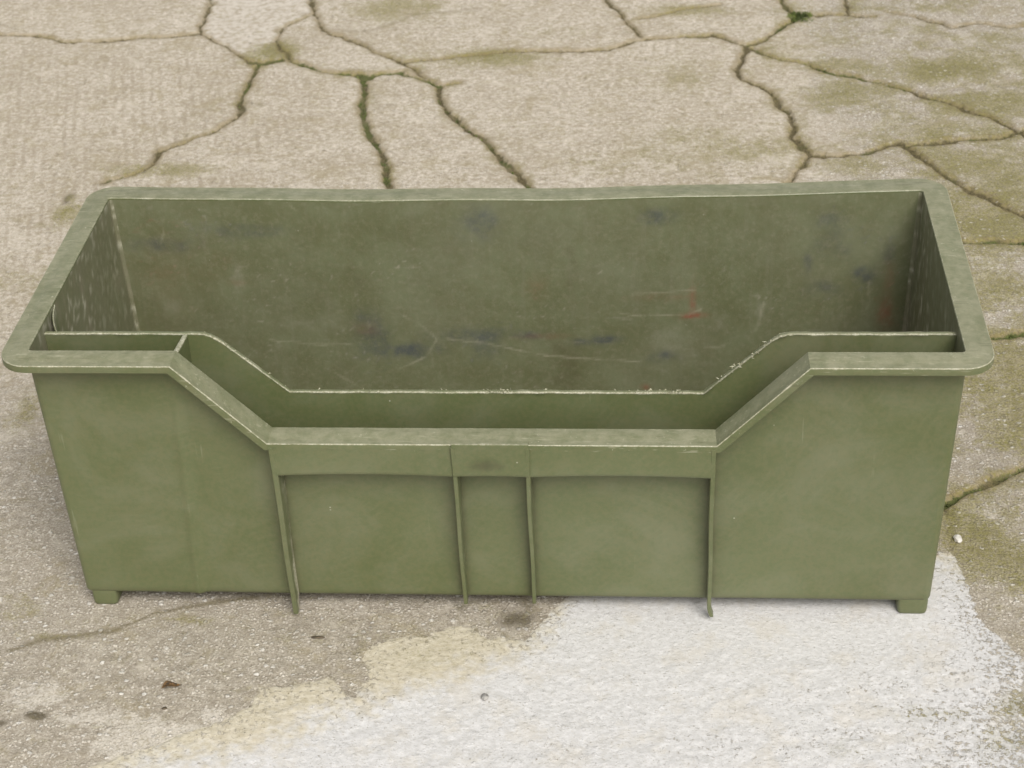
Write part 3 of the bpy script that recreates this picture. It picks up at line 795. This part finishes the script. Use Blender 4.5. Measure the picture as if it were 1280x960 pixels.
# front wall columns (flat), with a faint moulding crease left of centre
def fcol(t, x=None):
    def f(z, off, ins):
        hw = half_w(z)-RI
        xx = x*hw/(W/2-RI) if x is not None else 0
        y = front_y(z)-off+ins
        if off > 0:
            cx = -.2745+.022*(.276-z)*-1*.3
            dcre = xx-(-.2712-.0045*(.152-z)/.137)
            y -= .0022*math.exp(-(dcre/.0048)**2)*min(1, max(0, (.25-z)/.06)) - .0010*math.tanh(dcre/.006)*math.exp(-(dcre/.03)**2)*min(1, max(0, (.25-z)/.06))
        return xx, y
    f.x = x
    return f
xs = sorted(set([round(v, 5) for v in list(np.linspace(-(W/2-RI), W/2-RI, 120))+[-NX1, -NX0, NX0, NX1]+list(np.linspace(-.30, -.245, 25))+[c_+d_ for c_ in (-.1868, -.0312, .0312, .1872) for d_ in np.linspace(-.011, .011, 12)]]))
V, F, _ = panel('front_wall', [fcol(0, x) for x in xs], lambda cf: front_top(cf.x)-.0008, M_OUT, n=60)
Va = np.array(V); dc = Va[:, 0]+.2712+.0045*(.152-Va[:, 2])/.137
fw = .42*np.exp(-((dc+.001)/.0022)**2)*sstep(.25, .19, Va[:, 2])*(Va[:, 1] < .0)  # specular highlight of the crease, painted as a narrow pale line
fw += .30*np.exp(-((Va[:, 2]-HF-.002)/.0015)**2)
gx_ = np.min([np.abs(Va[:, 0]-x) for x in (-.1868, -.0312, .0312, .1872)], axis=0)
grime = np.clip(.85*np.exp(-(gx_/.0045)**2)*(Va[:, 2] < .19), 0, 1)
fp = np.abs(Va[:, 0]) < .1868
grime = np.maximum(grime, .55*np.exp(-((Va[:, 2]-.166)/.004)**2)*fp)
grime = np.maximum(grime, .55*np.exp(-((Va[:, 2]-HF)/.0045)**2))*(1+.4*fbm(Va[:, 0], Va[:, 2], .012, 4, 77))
front_wall = build('front_wall', V, F, M_OUT, bin_, 40, {'wear_glint': fw, 'grime': np.clip(grime, 0, 1)})

def bcol(x):
    def f(z, off, ins):
        hw = half_w(z)-RI
        return x*hw/(W/2-RI), back_y(z)+off-ins
    return f
xs = list(np.linspace(-(W/2-RI), W/2-RI, 330))
V, F, (b0, r0, b1, r1) = panel('back_wall', [bcol(x) for x in xs], lambda cf: H-.0008, M_IN, n=110)
# paint and dirt smears on its inner face
Va = np.array(V); sx = Va[:, 0]; sz_ = Va[:, 2]
KC = [srgb(54, 60, 78), srgb(136, 70, 54), srgb(156, 152, 134), srgb(80, 74, 48), srgb(112, 110, 90)]
al = np.zeros(len(V)); colr = np.tile(np.array(srgb(110, 110, 90)), (len(V), 1))
order = sorted(STAINS, key=lambda s: {4: 0, 3: 1, 2: 2, 0: 3, 1: 4}[s[4]])
for k, (x, z, rx, rz, kind, a) in enumerate(order):
    nx_ = fbm(sx, sz_, .03, 5, 100+k); nz_ = fbm(sx, sz_, .03, 5, 200+k); nn = fbm(sx, sz_, .014, 4, 300+k)
    e = ((sx-x)/max(rx, .002)+nx_*.55)**2+((sz_-z)/max(rz, .002)+nz_*.55)**2
    w_ = a*(.35 if kind == 4 else .66)*np.clip(np.exp(-e*1.1)*(1.15+.8*nn), 0, 1)
    keep = w_ > .004
    na = 1-(1-al)*(1-w_)
    fr = np.where(na > 1e-5, w_/np.maximum(na, 1e-5), 0)[:, None]
    colr = np.where(keep[:, None], colr*(1-fr)+np.array(KC[kind])*fr, colr)
    al = np.where(keep, na, al)
for k, (a, pts) in enumerate(SCRATCHES):
    n_ = fbm(sx, sz_, .01, 3, 400+k)
    dd = np.full(len(V), 1.)
    for p, q_ in zip(pts, pts[1:]): dd = np.minimum(dd, seg_dist(sx+.0006*n_, sz_+.0006*n_, p, q_)[0])
    w_ = a*.8*sstep(.0021, .0006, dd)*np.clip(.75+.6*n_, 0, 1)
    na = 1-(1-al)*(1-w_)
    fr = np.where(na > 1e-5, w_/np.maximum(na, 1e-5), 0)[:, None]
    colr = np.where((w_ > .004)[:, None], colr*(1-fr)+np.array(srgb(170, 164, 140))*fr, colr); al = na
spk = sstep(.62, .85, fbm(sx, sz_, .0035, 2, 900))*np.clip(fbm(sx, sz_, .05, 4, 901)+.15, 0, 1)*.7
spk += sstep(.5, .8, fbm(sx*.25, sz_, .004, 3, 902))*np.clip(fbm(sx, sz_, .07, 4, 903), 0, 1)*.45
fr = np.clip(spk, 0, .8)[:, None]
colr = colr*(1-fr)+np.array(srgb(168, 162, 140))*fr; al = np.maximum(al, spk)
al[:b1] = 0
back_wall = build('back_wall', V, F, M_IN, bin_, 40, {'stn_sheen': al})
ca = back_wall.data.color_attributes.new('stc', 'FLOAT_COLOR', 'POINT')
ca.data.foreach_set('color', np.concatenate([colr, np.ones((len(V), 1))], 1).astype(np.float32).ravel())
back_wall['label'] = 'inner back wall smeared with faint blue and red paint marks'

def outer_faces(o):
    o.data.materials.append(M_OUT)
    mi = np.zeros(len(o.data.polygons), np.int32); mi[:panel.n_out] = 1
    o.data.polygons.foreach_set('material_index', mi)
outer_faces(back_wall)

def side_cols(s):
    out = []
    def arc(yfun, sy, cidx, n=7):
        for i in range(n+1):
            t = i/n*PI/2
            def f(z, off, ins, t=t):
                r = RI+off-ins if off > 0 else RI
                cx = half_w(z)-RI; cy = yfun(z)+(-sy)*RI
                ang = t if sy < 0 else PI/2-t
                # t=0 faces front/back, t=90deg faces the side
                if sy < 0: nx_, ny_ = math.sin(t), -math.cos(t)
                else: nx_, ny_ = math.cos(t), math.sin(t)
                return s*(cx+nx_*r), cy+ny_*r
            out.append(f)
    arc(front_y, -1, 0)
    for i in range(1, 70):
        def f(z, off, ins, i=i):
            return s*(half_w(z)+(off-ins if off > 0 else 0)), lerp(front_y(z)+RI, back_y(z)-RI, i/70)
        out.append(f)
    arc(back_y, 1, 1)
    return out
for s in (-1, 1):
    V, F, (b0, r0, b1, r1) = panel('side_wall', side_cols(s), lambda cf: H-.0008, M_IN, n=60)
    Va = np.array(V)
    n1 = fbm(Va[:, 1], Va[:, 2]*.25, .012, 4, 500+s); n2 = fbm(Va[:, 1], Va[:, 2], .08, 3, 510+s); n3 = fbm(Va[:, 1], Va[:, 2], .006, 3, 520+s)
    al = np.clip(.22+1.0*np.clip(n1+.1, 0, 1)*np.clip(n2+.6, 0, 1)+.6*sstep(.38, .7, n3)*np.clip(n2+.4, 0, 1), 0, .75)
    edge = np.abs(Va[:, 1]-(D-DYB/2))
    al = np.maximum(al, .45*np.exp(-(edge/.007)**2))  # pale band paints the rounded back corner's reflection into the colour
    al[:b1] = 0
    o = build('side_wall', V, F, M_IN, bin_, 40, {'stn_sheen': al})
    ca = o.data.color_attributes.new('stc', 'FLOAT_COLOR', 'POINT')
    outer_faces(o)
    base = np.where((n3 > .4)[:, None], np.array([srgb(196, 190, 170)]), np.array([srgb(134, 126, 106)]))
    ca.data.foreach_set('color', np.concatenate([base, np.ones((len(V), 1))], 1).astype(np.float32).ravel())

# floor panel
hw = half_w(HF)
V, F = [], []
def ring(off, z, ins):
    out = []
    a = half_w(z)+off-ins; y0 = front_y(z)-off+ins; y1 = back_y(z)+off-ins; r = RI+off-ins
    for cx, cy, a0 in ((a-r, y0+r, -PI/2), (a-r, y1-r, 0), (-(a-r), y1-r, PI/2), (-(a-r), y0+r, PI)):
        for i in range(8):
            t = a0+i/7*PI/2; out.append((cx+r*math.cos(t), cy+r*math.sin(t), z))
    return out
V = ring(T, HF, .004)+ring(0, HF+T, 0)
n_ = 32
F = [tuple(range(n_))[::-1], tuple(range(n_, 2*n_))]+[(i, (i+1) % n_, n_+(i+1) % n_, n_+i) for i in range(n_)]
build('floor_panel', V, F, M_IN, bin_, 30)

# ------------------------------------------------------------------ rim swept round the top edge, with the notch in front
def path():
    """points on the inner top edge: (x, y, z, outward normal, up normal, width factor)"""
    P = []
    a = W/2-RI; y0 = RI; y1 = D-RI
    # front edge from left to right through the notch
    pts = [(-a, H), (-NX1, H), (-NX0, HL), (NX0, HL), (NX1, H), (a, H)]
    fine = []
    for i in range(len(pts)-1):
        (xa, za), (xb, zb) = pts[i], pts[i+1]
        L = math.hypot(xb-xa, zb-za)
        n = max(2, int(L/.012))
        tx, tz = (xb-xa)/L, (zb-za)/L
        for k in range(n+1):
            if k == 0 and i > 0: continue
            t = k/n
            x, z = lerp(xa, xb, t), lerp(za, zb, t)
            up_ = (-tz, tx)
            if k == n and i < len(pts)-2:
                (xc, zc) = pts[i+2]; L2 = math.hypot(xc-xb, zc-zb); t2 = ((xc-xb)/L2, (zc-zb)/L2)
                u2 = (-t2[1], t2[0]); bx, bz = up_[0]+u2[0], up_[1]+u2[1]; bl = math.hypot(bx, bz)
                bx, bz = bx/bl, bz/bl; k_ = 1/(bx*up_[0]+bz*up_[1]); up_ = (bx*k_, bz*k_)
            fine.append((x, z, up_))
    for x, z, u in fine: P.append(((x, 0, z), (0, -1, 0), (u[0], 0, u[1]), 1.))
    def arc(cx, cy, a0):
        for i in range(1, 12):
            t = a0+i/12*PI/2; P.append(((cx+RI*math.cos(t), cy+RI*math.sin(t), H), (math.cos(t), math.sin(t), 0), (0, 0, 1), 1.))
    arc(a, y0, -PI/2)
    for i in range(26): P.append(((W/2, lerp(y0, y1, i/25), H), (1, 0, 0), (0, 0, 1), 1.))
    arc(a, y1, 0)
    for i in range(61): P.append(((lerp(a, -a, i/60), D, H), (0, 1, 0), (0, 0, 1), 1.))
    arc(-a, y1, PI/2)
    for i in range(26): P.append(((-W/2, lerp(y1, y0, i/25), H), (-1, 0, 0), (0, 0, 1), 1.))
    arc(-a, y0, PI)
    return P
prof = [(0, -.004, .0), (0, .0006, .45), (.0006, .0013, .6), (.0022, .0014, .22), (.0110, .0013, .28), (.0145, .0005, .15), (.0175, .0002, .14), (.0212, .0001, .16), (.0228, .0001, .55), (.0233, -.0004, 1.0),
        (.0235, -.0012, .35), (.0235, -.0050, .0), (.0235, -.0066, .05), (.0214, -.0066, 0.), (.0208, -.0030, 0), (.0036, -.0030, 0)]
PT = path(); npf = len(prof); V, F, wear_glint = [], [], []
rnr = random.Random(3)
for i, (p, n, u, k) in enumerate(PT):
    back = max(0, min(1, (p[1]-D*.75)/(D*.25)))
    wk = 1+.16*back*max(0, n[1])
    for (a, b, w_) in prof:
        jn = rnr.uniform(-.00007, .00007); ju = rnr.uniform(-.00007, .00007)
        aa = a*wk+jn*(a > .004); bb = b+ju
        V.append((p[0]+n[0]*aa+u[0]*bb, p[1]+n[1]*aa+u[1]*bb, p[2]+n[2]*aa+u[2]*bb)); wear_glint.append(w_)
N_ = len(PT)
for i in range(N_):
    j = (i+1) % N_
    for q_ in range(npf):
        r_ = (q_+1) % npf
        F.append((i*npf+q_, j*npf+q_, j*npf+r_, i*npf+r_))
rim = build('rim', V, F, M_RIM, bin_, 32, {'wear_glint': wear_glint})

# ------------------------------------------------------------------ apron under the low front edge, raised block at its centre
def slab(name, x0, x1, y0, y1, ztop, zbot, arch, mat, nseg=24, parent=None, wear_b=.45, wear_t=.0):
    """upright plate with an arched lower edge"""
    V, F, wr = [], [], []
    for i in range(nseg+1):
        t = i/nseg; x = lerp(x0, x1, t); zb = zbot+arch*(1-(2*t-1)**2)
        for (y, z, w_) in ((y0+.0004, zb, wear_b), (y0, zb+.0006, wear_b*.6), (y0, zb+.003, 0), (y0, ztop-.0016, 0), (y0, ztop-.0005, wear_t*.8), (y0+(.0004 if wear_t else 0), ztop, wear_t), (y1, ztop, 0), (y1, zb, 0)):
            V.append((x, y, z)); wr.append(w_)
    m_ = 8
    for i in range(nseg):
        for k in range(m_):
            l = (k+1) % m_
            F.append((i*m_+k, (i+1)*m_+k, (i+1)*m_+l, i*m_+l))
    F.append(tuple(range(m_))); F.append(tuple(nseg*m_+k for k in range(m_))[::-1])
    return build(name, V, F, mat, parent, 40, {'wear_glint': wr})
RX = (-.1868, -.0312, .0312, .1872)
AZ = HL-.0066
slab('apron', RX[0], RX[1], -.0235, -.0210, AZ, .1655, .0022, M_OUT, parent=bin_)
slab('apron', RX[2], RX[3], -.0235, -.0210, AZ, .1655, .0022, M_OUT, parent=bin_)
slab('apron', RX[1]-.0012, RX[2]+.0012, -.0258, -.0196, HL+.0019, .1672, .0010, M_TAB, parent=bin_, wear_t=.75)

# ribs: thin upright fins from the apron down past the underside
def rib(x, zt, zb, yt, yb, th, lean=0, curl=0, scuff=0.):
    V, F, wr = [], [], []
    n = 40
    for i in range(n+1):
        t = i/n; z = lerp(zt, zb, t)
        yo = lerp(yt, yb, t**1.3); h_ = th/2*(1-.15*t)
        xx = x+lean*t+.0003*math.sin(t*9+x*40)
        if z < HF+.004: xx += curl*((HF+.004-z)/.01)**2
        yi = front_y(z)-T+.0012 if z > HF+.002 else max(yo+.004, -.006)
        for (dx, y, w_) in ((-h_, yi, 0), (-h_, yo+.0007, .2), (-h_*.75, yo, .3), (h_*.75, yo, .3), (h_, yo+.0007, .35), (h_, yi, .42+scuff*(t > .25)*(.35+.65*(t > .7)))):
            V.append((xx+dx, y, z)); wr.append(w_)
    m_ = 6
    for i in range(n):
        for k in range(m_):
            l = (k+1) % m_
            F.append((i*m_+k, (i+1)*m_+k, (i+1)*m_+l, i*m_+l))
    F.append(tuple(range(m_))); F.append(tuple(n*m_+k for k in range(m_))[::-1])
    return build('rib', V, F, M_OUT, bin_, 28, {'wear_glint': wr})
rib(RX[0], HL-.004, .0045, -.0243, -.0150, .0052, 0, 0, .75)
rib(RX[1], HL-.002, .0150, -.0263, -.0110, .0040)
rib(RX[2], HL-.002, .0165, -.0263, -.0110, .0040)
rib(RX[3], HL-.004, .0060, -.0240, -.0140, .0042, 0, .0015)

# ------------------------------------------------------------------ partition and divider inside
def part_top(x):
    ax = abs(x); PH, PL_, x1, x0 = .268, .2085, .2437, .1815
    if ax >= x1: z = PH
    elif ax <= x0: z = PL_
    else: z = PL_+(PH-PL_)*(ax-x0)/(x1-x0)
    # soft upper knee
    k = math.exp(-((ax-x1)/.005)**2)*.0022
    return z-k
def partition():
    V, F, wr = [], [], []
    rr = random.Random(8)
    e = .3896
    xs = sorted(set([round(v, 5) for v in np.arange(-e, e, .0016)]+[-.2437, -.1815, .1815, .2437, e]))
    xa = np.array(xs)
    j1 = fbm(xa, xa*0, .012, 3, 700)*.0003; j2 = fbm(xa, xa*0+5, .05, 3, 701); jt = fbm(xa, xa*0+9, .006, 3, 702)
    zb = HF+T-.0005
    for i, x in enumerate(xs):
        zt = part_top(x)+j1[i]
        th = .0023
        # the sloping right-hand edge and the long low edge are ragged with burrs
        rag = .0001+.0009*max(0, j2[i]-.15)+(.0005 if .18 < x < .25 else 0)
        bo = th+rag*(.6+jt[i])
        hwz = lambda z: x*min(1, half_w(z)/half_w(.268)*1.0)
        for (y, z, w_) in ((PY-th, zb, 0), (PY-th, zt-.06, 0), (PY-th, zt-.006, 0.), (PY-th, zt-.0022, .25), (PY-bo, zt-.0006, .85), (PY-th*.7, zt, .75), (PY, zt+.0001, .35), (PY+th*.7, zt, .5), (PY+bo, zt-.0006, .75), (PY+th, zt-.0022, .2), (PY+th, zt-.01, 0), (PY+th, zb, 0)):
            V.append((hwz(z), y, z)); wr.append(w_)
    m_ = 12
    n = len(xs)-1
    for i in range(n):
        for k in range(m_):
            l = (k+1) % m_
            F.append((i*m_+k, (i+1)*m_+k, (i+1)*m_+l, i*m_+l))
    F.append(tuple(range(m_))); F.append(tuple(n*m_+k for k in range(m_))[::-1])
    # curled burrs of torn plastic
    for k in range(210):
        x = rr.choice([rr.uniform(.19, .25), rr.uniform(.20, .25), rr.uniform(-.18, .185), rr.uniform(.115, .165), rr.uniform(.13, .165), rr.uniform(-.25, -.18), rr.uniform(-.01, .015)])
        z = part_top(x); s = rr.uniform(.0006, .0019)*(1.35 if .18 < x < .25 else 1)
        a = rr.uniform(0, PI); y = PY+rr.choice((-1, -1, 1))*.0015
        b = len(V); L = s*rr.uniform(1, 2.6)
        dx, dy = math.cos(a)*L, math.sin(a)*L*.6*(1 if y > PY else -1)
        lift = rr.uniform(-.2, .8)*s
        for (ax_, ay_, az_) in ((0, 0, -.0004), (dx*.5, dy*.5+s*.3, lift), (dx, dy, lift*.6-.0002), (dx*.4, dy*.4-s*.25, -.0002), (dx*.5, dy*.5, lift+s*.3)):
            V.append((x+ax_, y+ay_, z+az_)); wr.append(1.)
        F += [(b, b+1, b+4), (b+1, b+2, b+4), (b+2, b+3, b+4), (b+3, b, b+4), (b, b+3, b+2, b+1)]
    o = build('partition', V, F, M_OUT, bin_, 50, {'wear_glint': wr})
    return o
partition()['label'] = 'thin inner partition with ragged pale cut edge'

def divider():
    # short cross plate between front wall and partition at the left; closes the small pocket
    V, F, wr = [], [], []
    x = -.2655; th = .0021; n = 24
    for i in range(n+1):
        t = i/n; y = lerp(.0002, PY-.0014, t); zt = lerp(.2735, .2672, t)
        for (dx, z, w_) in ((-th, HF+T, 0), (-th, zt-.003, 0), (-th, zt-.0006, .7), (-th*.7, zt, .85), (th*.7, zt, .85), (th, zt-.0006, .9), (th, zt-.003, .1), (th, HF+T, .0)):
            V.append((x+dx, y, z)); wr.append(w_)
    m_ = 8
    for i in range(n):
        for k in range(m_):
            l = (k+1) % m_
            F.append((i*m_+k, (i+1)*m_+k, (i+1)*m_+l, i*m_+l))
    F.append(tuple(range(m_))); F.append(tuple(n*m_+k for k in range(m_))[::-1])
    build('divider', V, F, M_OUT, bin_, 50, {'wear_glint': wr})
divider()

def gusset():
    # thin curved web running from the partition end back and up to the side wall, left side
    V, F, wr = [], [], []
    n = 16; th = .0007
    for i in range(n+1):
        t = i/n
        x = -(half_w(.268)-.0095*(1-t)**2.0)+(.0006 if t < 1 else 0); y = lerp(PY+.001, .080, t); zt = lerp(.2682, .2758, t)
        for (dx, z, w_) in ((-th, .19, 0), (-th, zt-.0006, .4), (0, zt, .8), (th, zt-.0006, .7), (th, .19, 0)):
            V.append((x+dx, y, z)); wr.append(w_)
    m_ = 5
    for i in range(n):
        for k in range(m_):
            l = (k+1) % m_
            F.append((i*m_+k, (i+1)*m_+k, (i+1)*m_+l, i*m_+l))
    F.append(tuple(range(m_))); F.append(tuple(n*m_+k for k in range(m_))[::-1])
    build('gusset', V, F, M_OUT, bin_, 40, {'wear_glint': wr})
gusset()

# ------------------------------------------------------------------ feet
def foot(cx, cy, sx, sy, wx=.026, wy=.034):
    V, F = [], []
    zs = [(HF+.003, 1.), (HF-.004, 1.), (.0062, .99), (.0028, .97), (.0010, .92), (.0, .82)]
    n = 40
    for z, k in zs:
        for i in range(n):
            t = 2*PI*i/n; c_, s_ = math.cos(t), math.sin(t)
            px = math.copysign(abs(c_)**.26, c_); py = math.copysign(abs(s_)**.26, s_)
            V.append((cx+px*wx/2*k, cy+py*wy/2*(.5+.5*k), z))
    for r in range(len(zs)-1):
        for i in range(n):
            j = (i+1) % n
            F.append((r*n+i, r*n+j, (r+1)*n+j, (r+1)*n+i))
    F.append(tuple(range(n))); F.append(tuple((len(zs)-1)*n+i for i in range(n))[::-1])
    return build('foot', V, F, M_OUT, bin_, 35, {'wear_glint': [.0]*len(V)})
fy = -T+DYF+.0175
hx = half_w(HF)+T
foot(-hx+.0165, fy, -1, -1, .024); foot(hx-.0150, fy, 1, -1, .0275)
foot(-hx+.0165, D-DYB-.016, -1, 1, .024); foot(hx-.0150, D-DYB-.016, 1, 1, .0275)

# ------------------------------------------------------------------ small things on the ground
def lump(name, at, sz, mat, seed, sub=3, rough=.35, z=0.):
    rr = random.Random(seed)
    bm = bmesh.new(); bmesh.ops.create_icosphere(bm, subdivisions=sub, radius=1)
    planes = []
    for _ in range(9):
        a = rr.uniform(0, 2*PI); b = rr.uniform(-1, 1)
        planes.append((Vector((math.cos(a)*math.sqrt(1-b*b), math.sin(a)*math.sqrt(1-b*b), b)), rr.uniform(1-rough, 1)))
    for v in bm.verts:
        for n, d in planes:
            k = v.co.dot(n)
            if k > d: v.co -= n*(k-d)
        v.co = Vector((v.co.x*sz[0], v.co.y*sz[1], v.co.z*sz[2]))
    me = bpy.data.meshes.new(name); bm.to_mesh(me); bm.free()
    o = link(name, me, mat); o.location = (at[0], at[1], sz[2]*.55+z)
    me.polygons.foreach_set('use_smooth', [True]*len(me.polygons)); me.set_sharp_from_angle(angle=math.radians(35))
    return o

def simple_mat(name, c1, c2, scale=200, rough=.8):
    g = NT(name); P = g.coord()
    g.put(g.b.inputs['Base Color'], g.mix(g.rng(g.noise(P, scale, 4, .6), .35, .65), c1, c2))
    g.put(g.b.inputs['Roughness'], rough)
    return g.m
m_peb = simple_mat('white_pebble', srgb(190, 184, 172), srgb(218, 213, 204))
m_chip = simple_mat('grey_stone', srgb(112, 110, 106), srgb(176, 172, 164))
m_dark = simple_mat('dark_debris', srgb(62, 54, 42), srgb(98, 86, 66))
m_leaf = simple_mat('dry_leaf', srgb(50, 40, 24), srgb(118, 88, 48), 300)
tag(lump('pebble', PEBBLE_AT, (.0045, .0060, .0025), m_peb, 2), 'white pebble on mossy concrete beside the lower right edge of the bin', 'pebble')
tag(lump('stone_chip', CHIP_AT, (.0034, .0045, .0016), m_chip, 5, z=.0012), 'small grey stone chip lying on the white plaster below the bin', 'stone chip')
tag(lump('bark_chip', BITS_AT, (.0030, .0020, .0012), m_dark, 7), 'tiny dark bark chip beside the curled brown leaf', 'debris')
tag(lump('twig_fragment', TWIG_AT, (.0070, .0016, .0010), m_dark, 9), 'short dark twig fragment on grey concrete below the left half of the bin', 'debris')

def leaf():
    V, F = [], []
    n, mm = 14, 6
    for i in range(n+1):
        t = i/n; w_ = .0042*math.sin(PI*min(1, t*1.02)**.8)*(1-.3*t)
        for j in range(mm+1):
            s = j/mm*2-1
            x = (t-.5)*.0175; y = s*w_
            z = .0012+.0022*s*s*abs(w_)/.004+.0016*math.sin(t*4)
            V.append((x, y+.001*math.sin(t*7), z))
    for i in range(n):
        for j in range(mm):
            a = i*(mm+1)+j; F.append((a, a+1, a+mm+2, a+mm+1))
    me = bpy.data.meshes.new('dry_leaf'); me.from_pydata(V, [], F); me.update()
    o = link('dry_leaf', me, m_leaf)
    o.location = (LEAF_AT[0], LEAF_AT[1], .0008); o.rotation_euler = (0, 0, .35)
    md = o.modifiers.new('thickness', 'SOLIDIFY'); md.thickness = .0004
    me.polygons.foreach_set('use_smooth', [True]*len(me.polygons))
    return o
tag(leaf(), 'small curled brown dry leaf on grey concrete at lower left', 'leaf')

# moss tufts growing out of the cracks: uncountable, one object
def moss():
    rr = random.Random(12); V, F = [], []
    def tuft(x, y, r, n, hgt, z0):
        for _ in range(n):
            a = rr.uniform(0, 2*PI); q = r*math.sqrt(rr.random())
            bx, by = x+q*math.cos(a), y+q*math.sin(a)
            h_ = hgt*rr.uniform(.4, 1)*(1-.5*q/r); a2 = rr.uniform(0, 2*PI); w_ = rr.uniform(.0006, .0013)
            lx, ly = math.cos(a2)*h_*rr.uniform(.2, .9), math.sin(a2)*h_*rr.uniform(.2, .9)
            px, py = -math.sin(a2)*w_, math.cos(a2)*w_
            b = len(V)
            V.extend([(bx-px, by-py, z0), (bx+px, by+py, z0), (bx+lx*.6+px*.8, by+ly*.6+py*.8, z0+h_*.8), (bx+lx, by+ly, z0+h_), (bx+lx*.6-px*.8, by+ly*.6-py*.8, z0+h_*.8)])
            F.append((b, b+1, b+2, b+3, b+4))
    tuft(TUFT_AT[0], TUFT_AT[1], .020, 420, .009, -.003)
    tuft(TUFT_AT[0]+.01, TUFT_AT[1]-.02, .012, 150, .006, -.003)
    for hw, ms_, pts in CRACKS:
        if ms_ < .45: continue
        for a, b in zip(pts, pts[1:]):
            L = math.hypot(b[0]-a[0], b[1]-a[1]); 
            for k in range(int(L/.006)):
                t = rr.random(); 
                if rr.random() < (ms_-.25)*1.1 and hw > .0012:
                    x, y = lerp(a[0], b[0], t)+rr.gauss(0, .003), lerp(a[1], b[1], t)+rr.gauss(0, .004)
                    tuft(x, y, hw*1.2+.002, rr.randint(5, 16), .0055, -.0055)
    me = bpy.data.meshes.new('moss'); me.from_pydata(V, [], F); me.update()
    g = NT('moss_green'); P = g.coord()
    c = g.mix(g.rng(g.noise(P, 60, 4, .6), .35, .65), srgb(70, 80, 38), srgb(108, 118, 58))
    g.put(g.b.inputs['Base Color'], c); g.put(g.b.inputs['Roughness'], .9)
    return link('moss', me, g.m)
tag(moss(), 'green moss growing in the cracks of the concrete', 'moss', 'stuff')
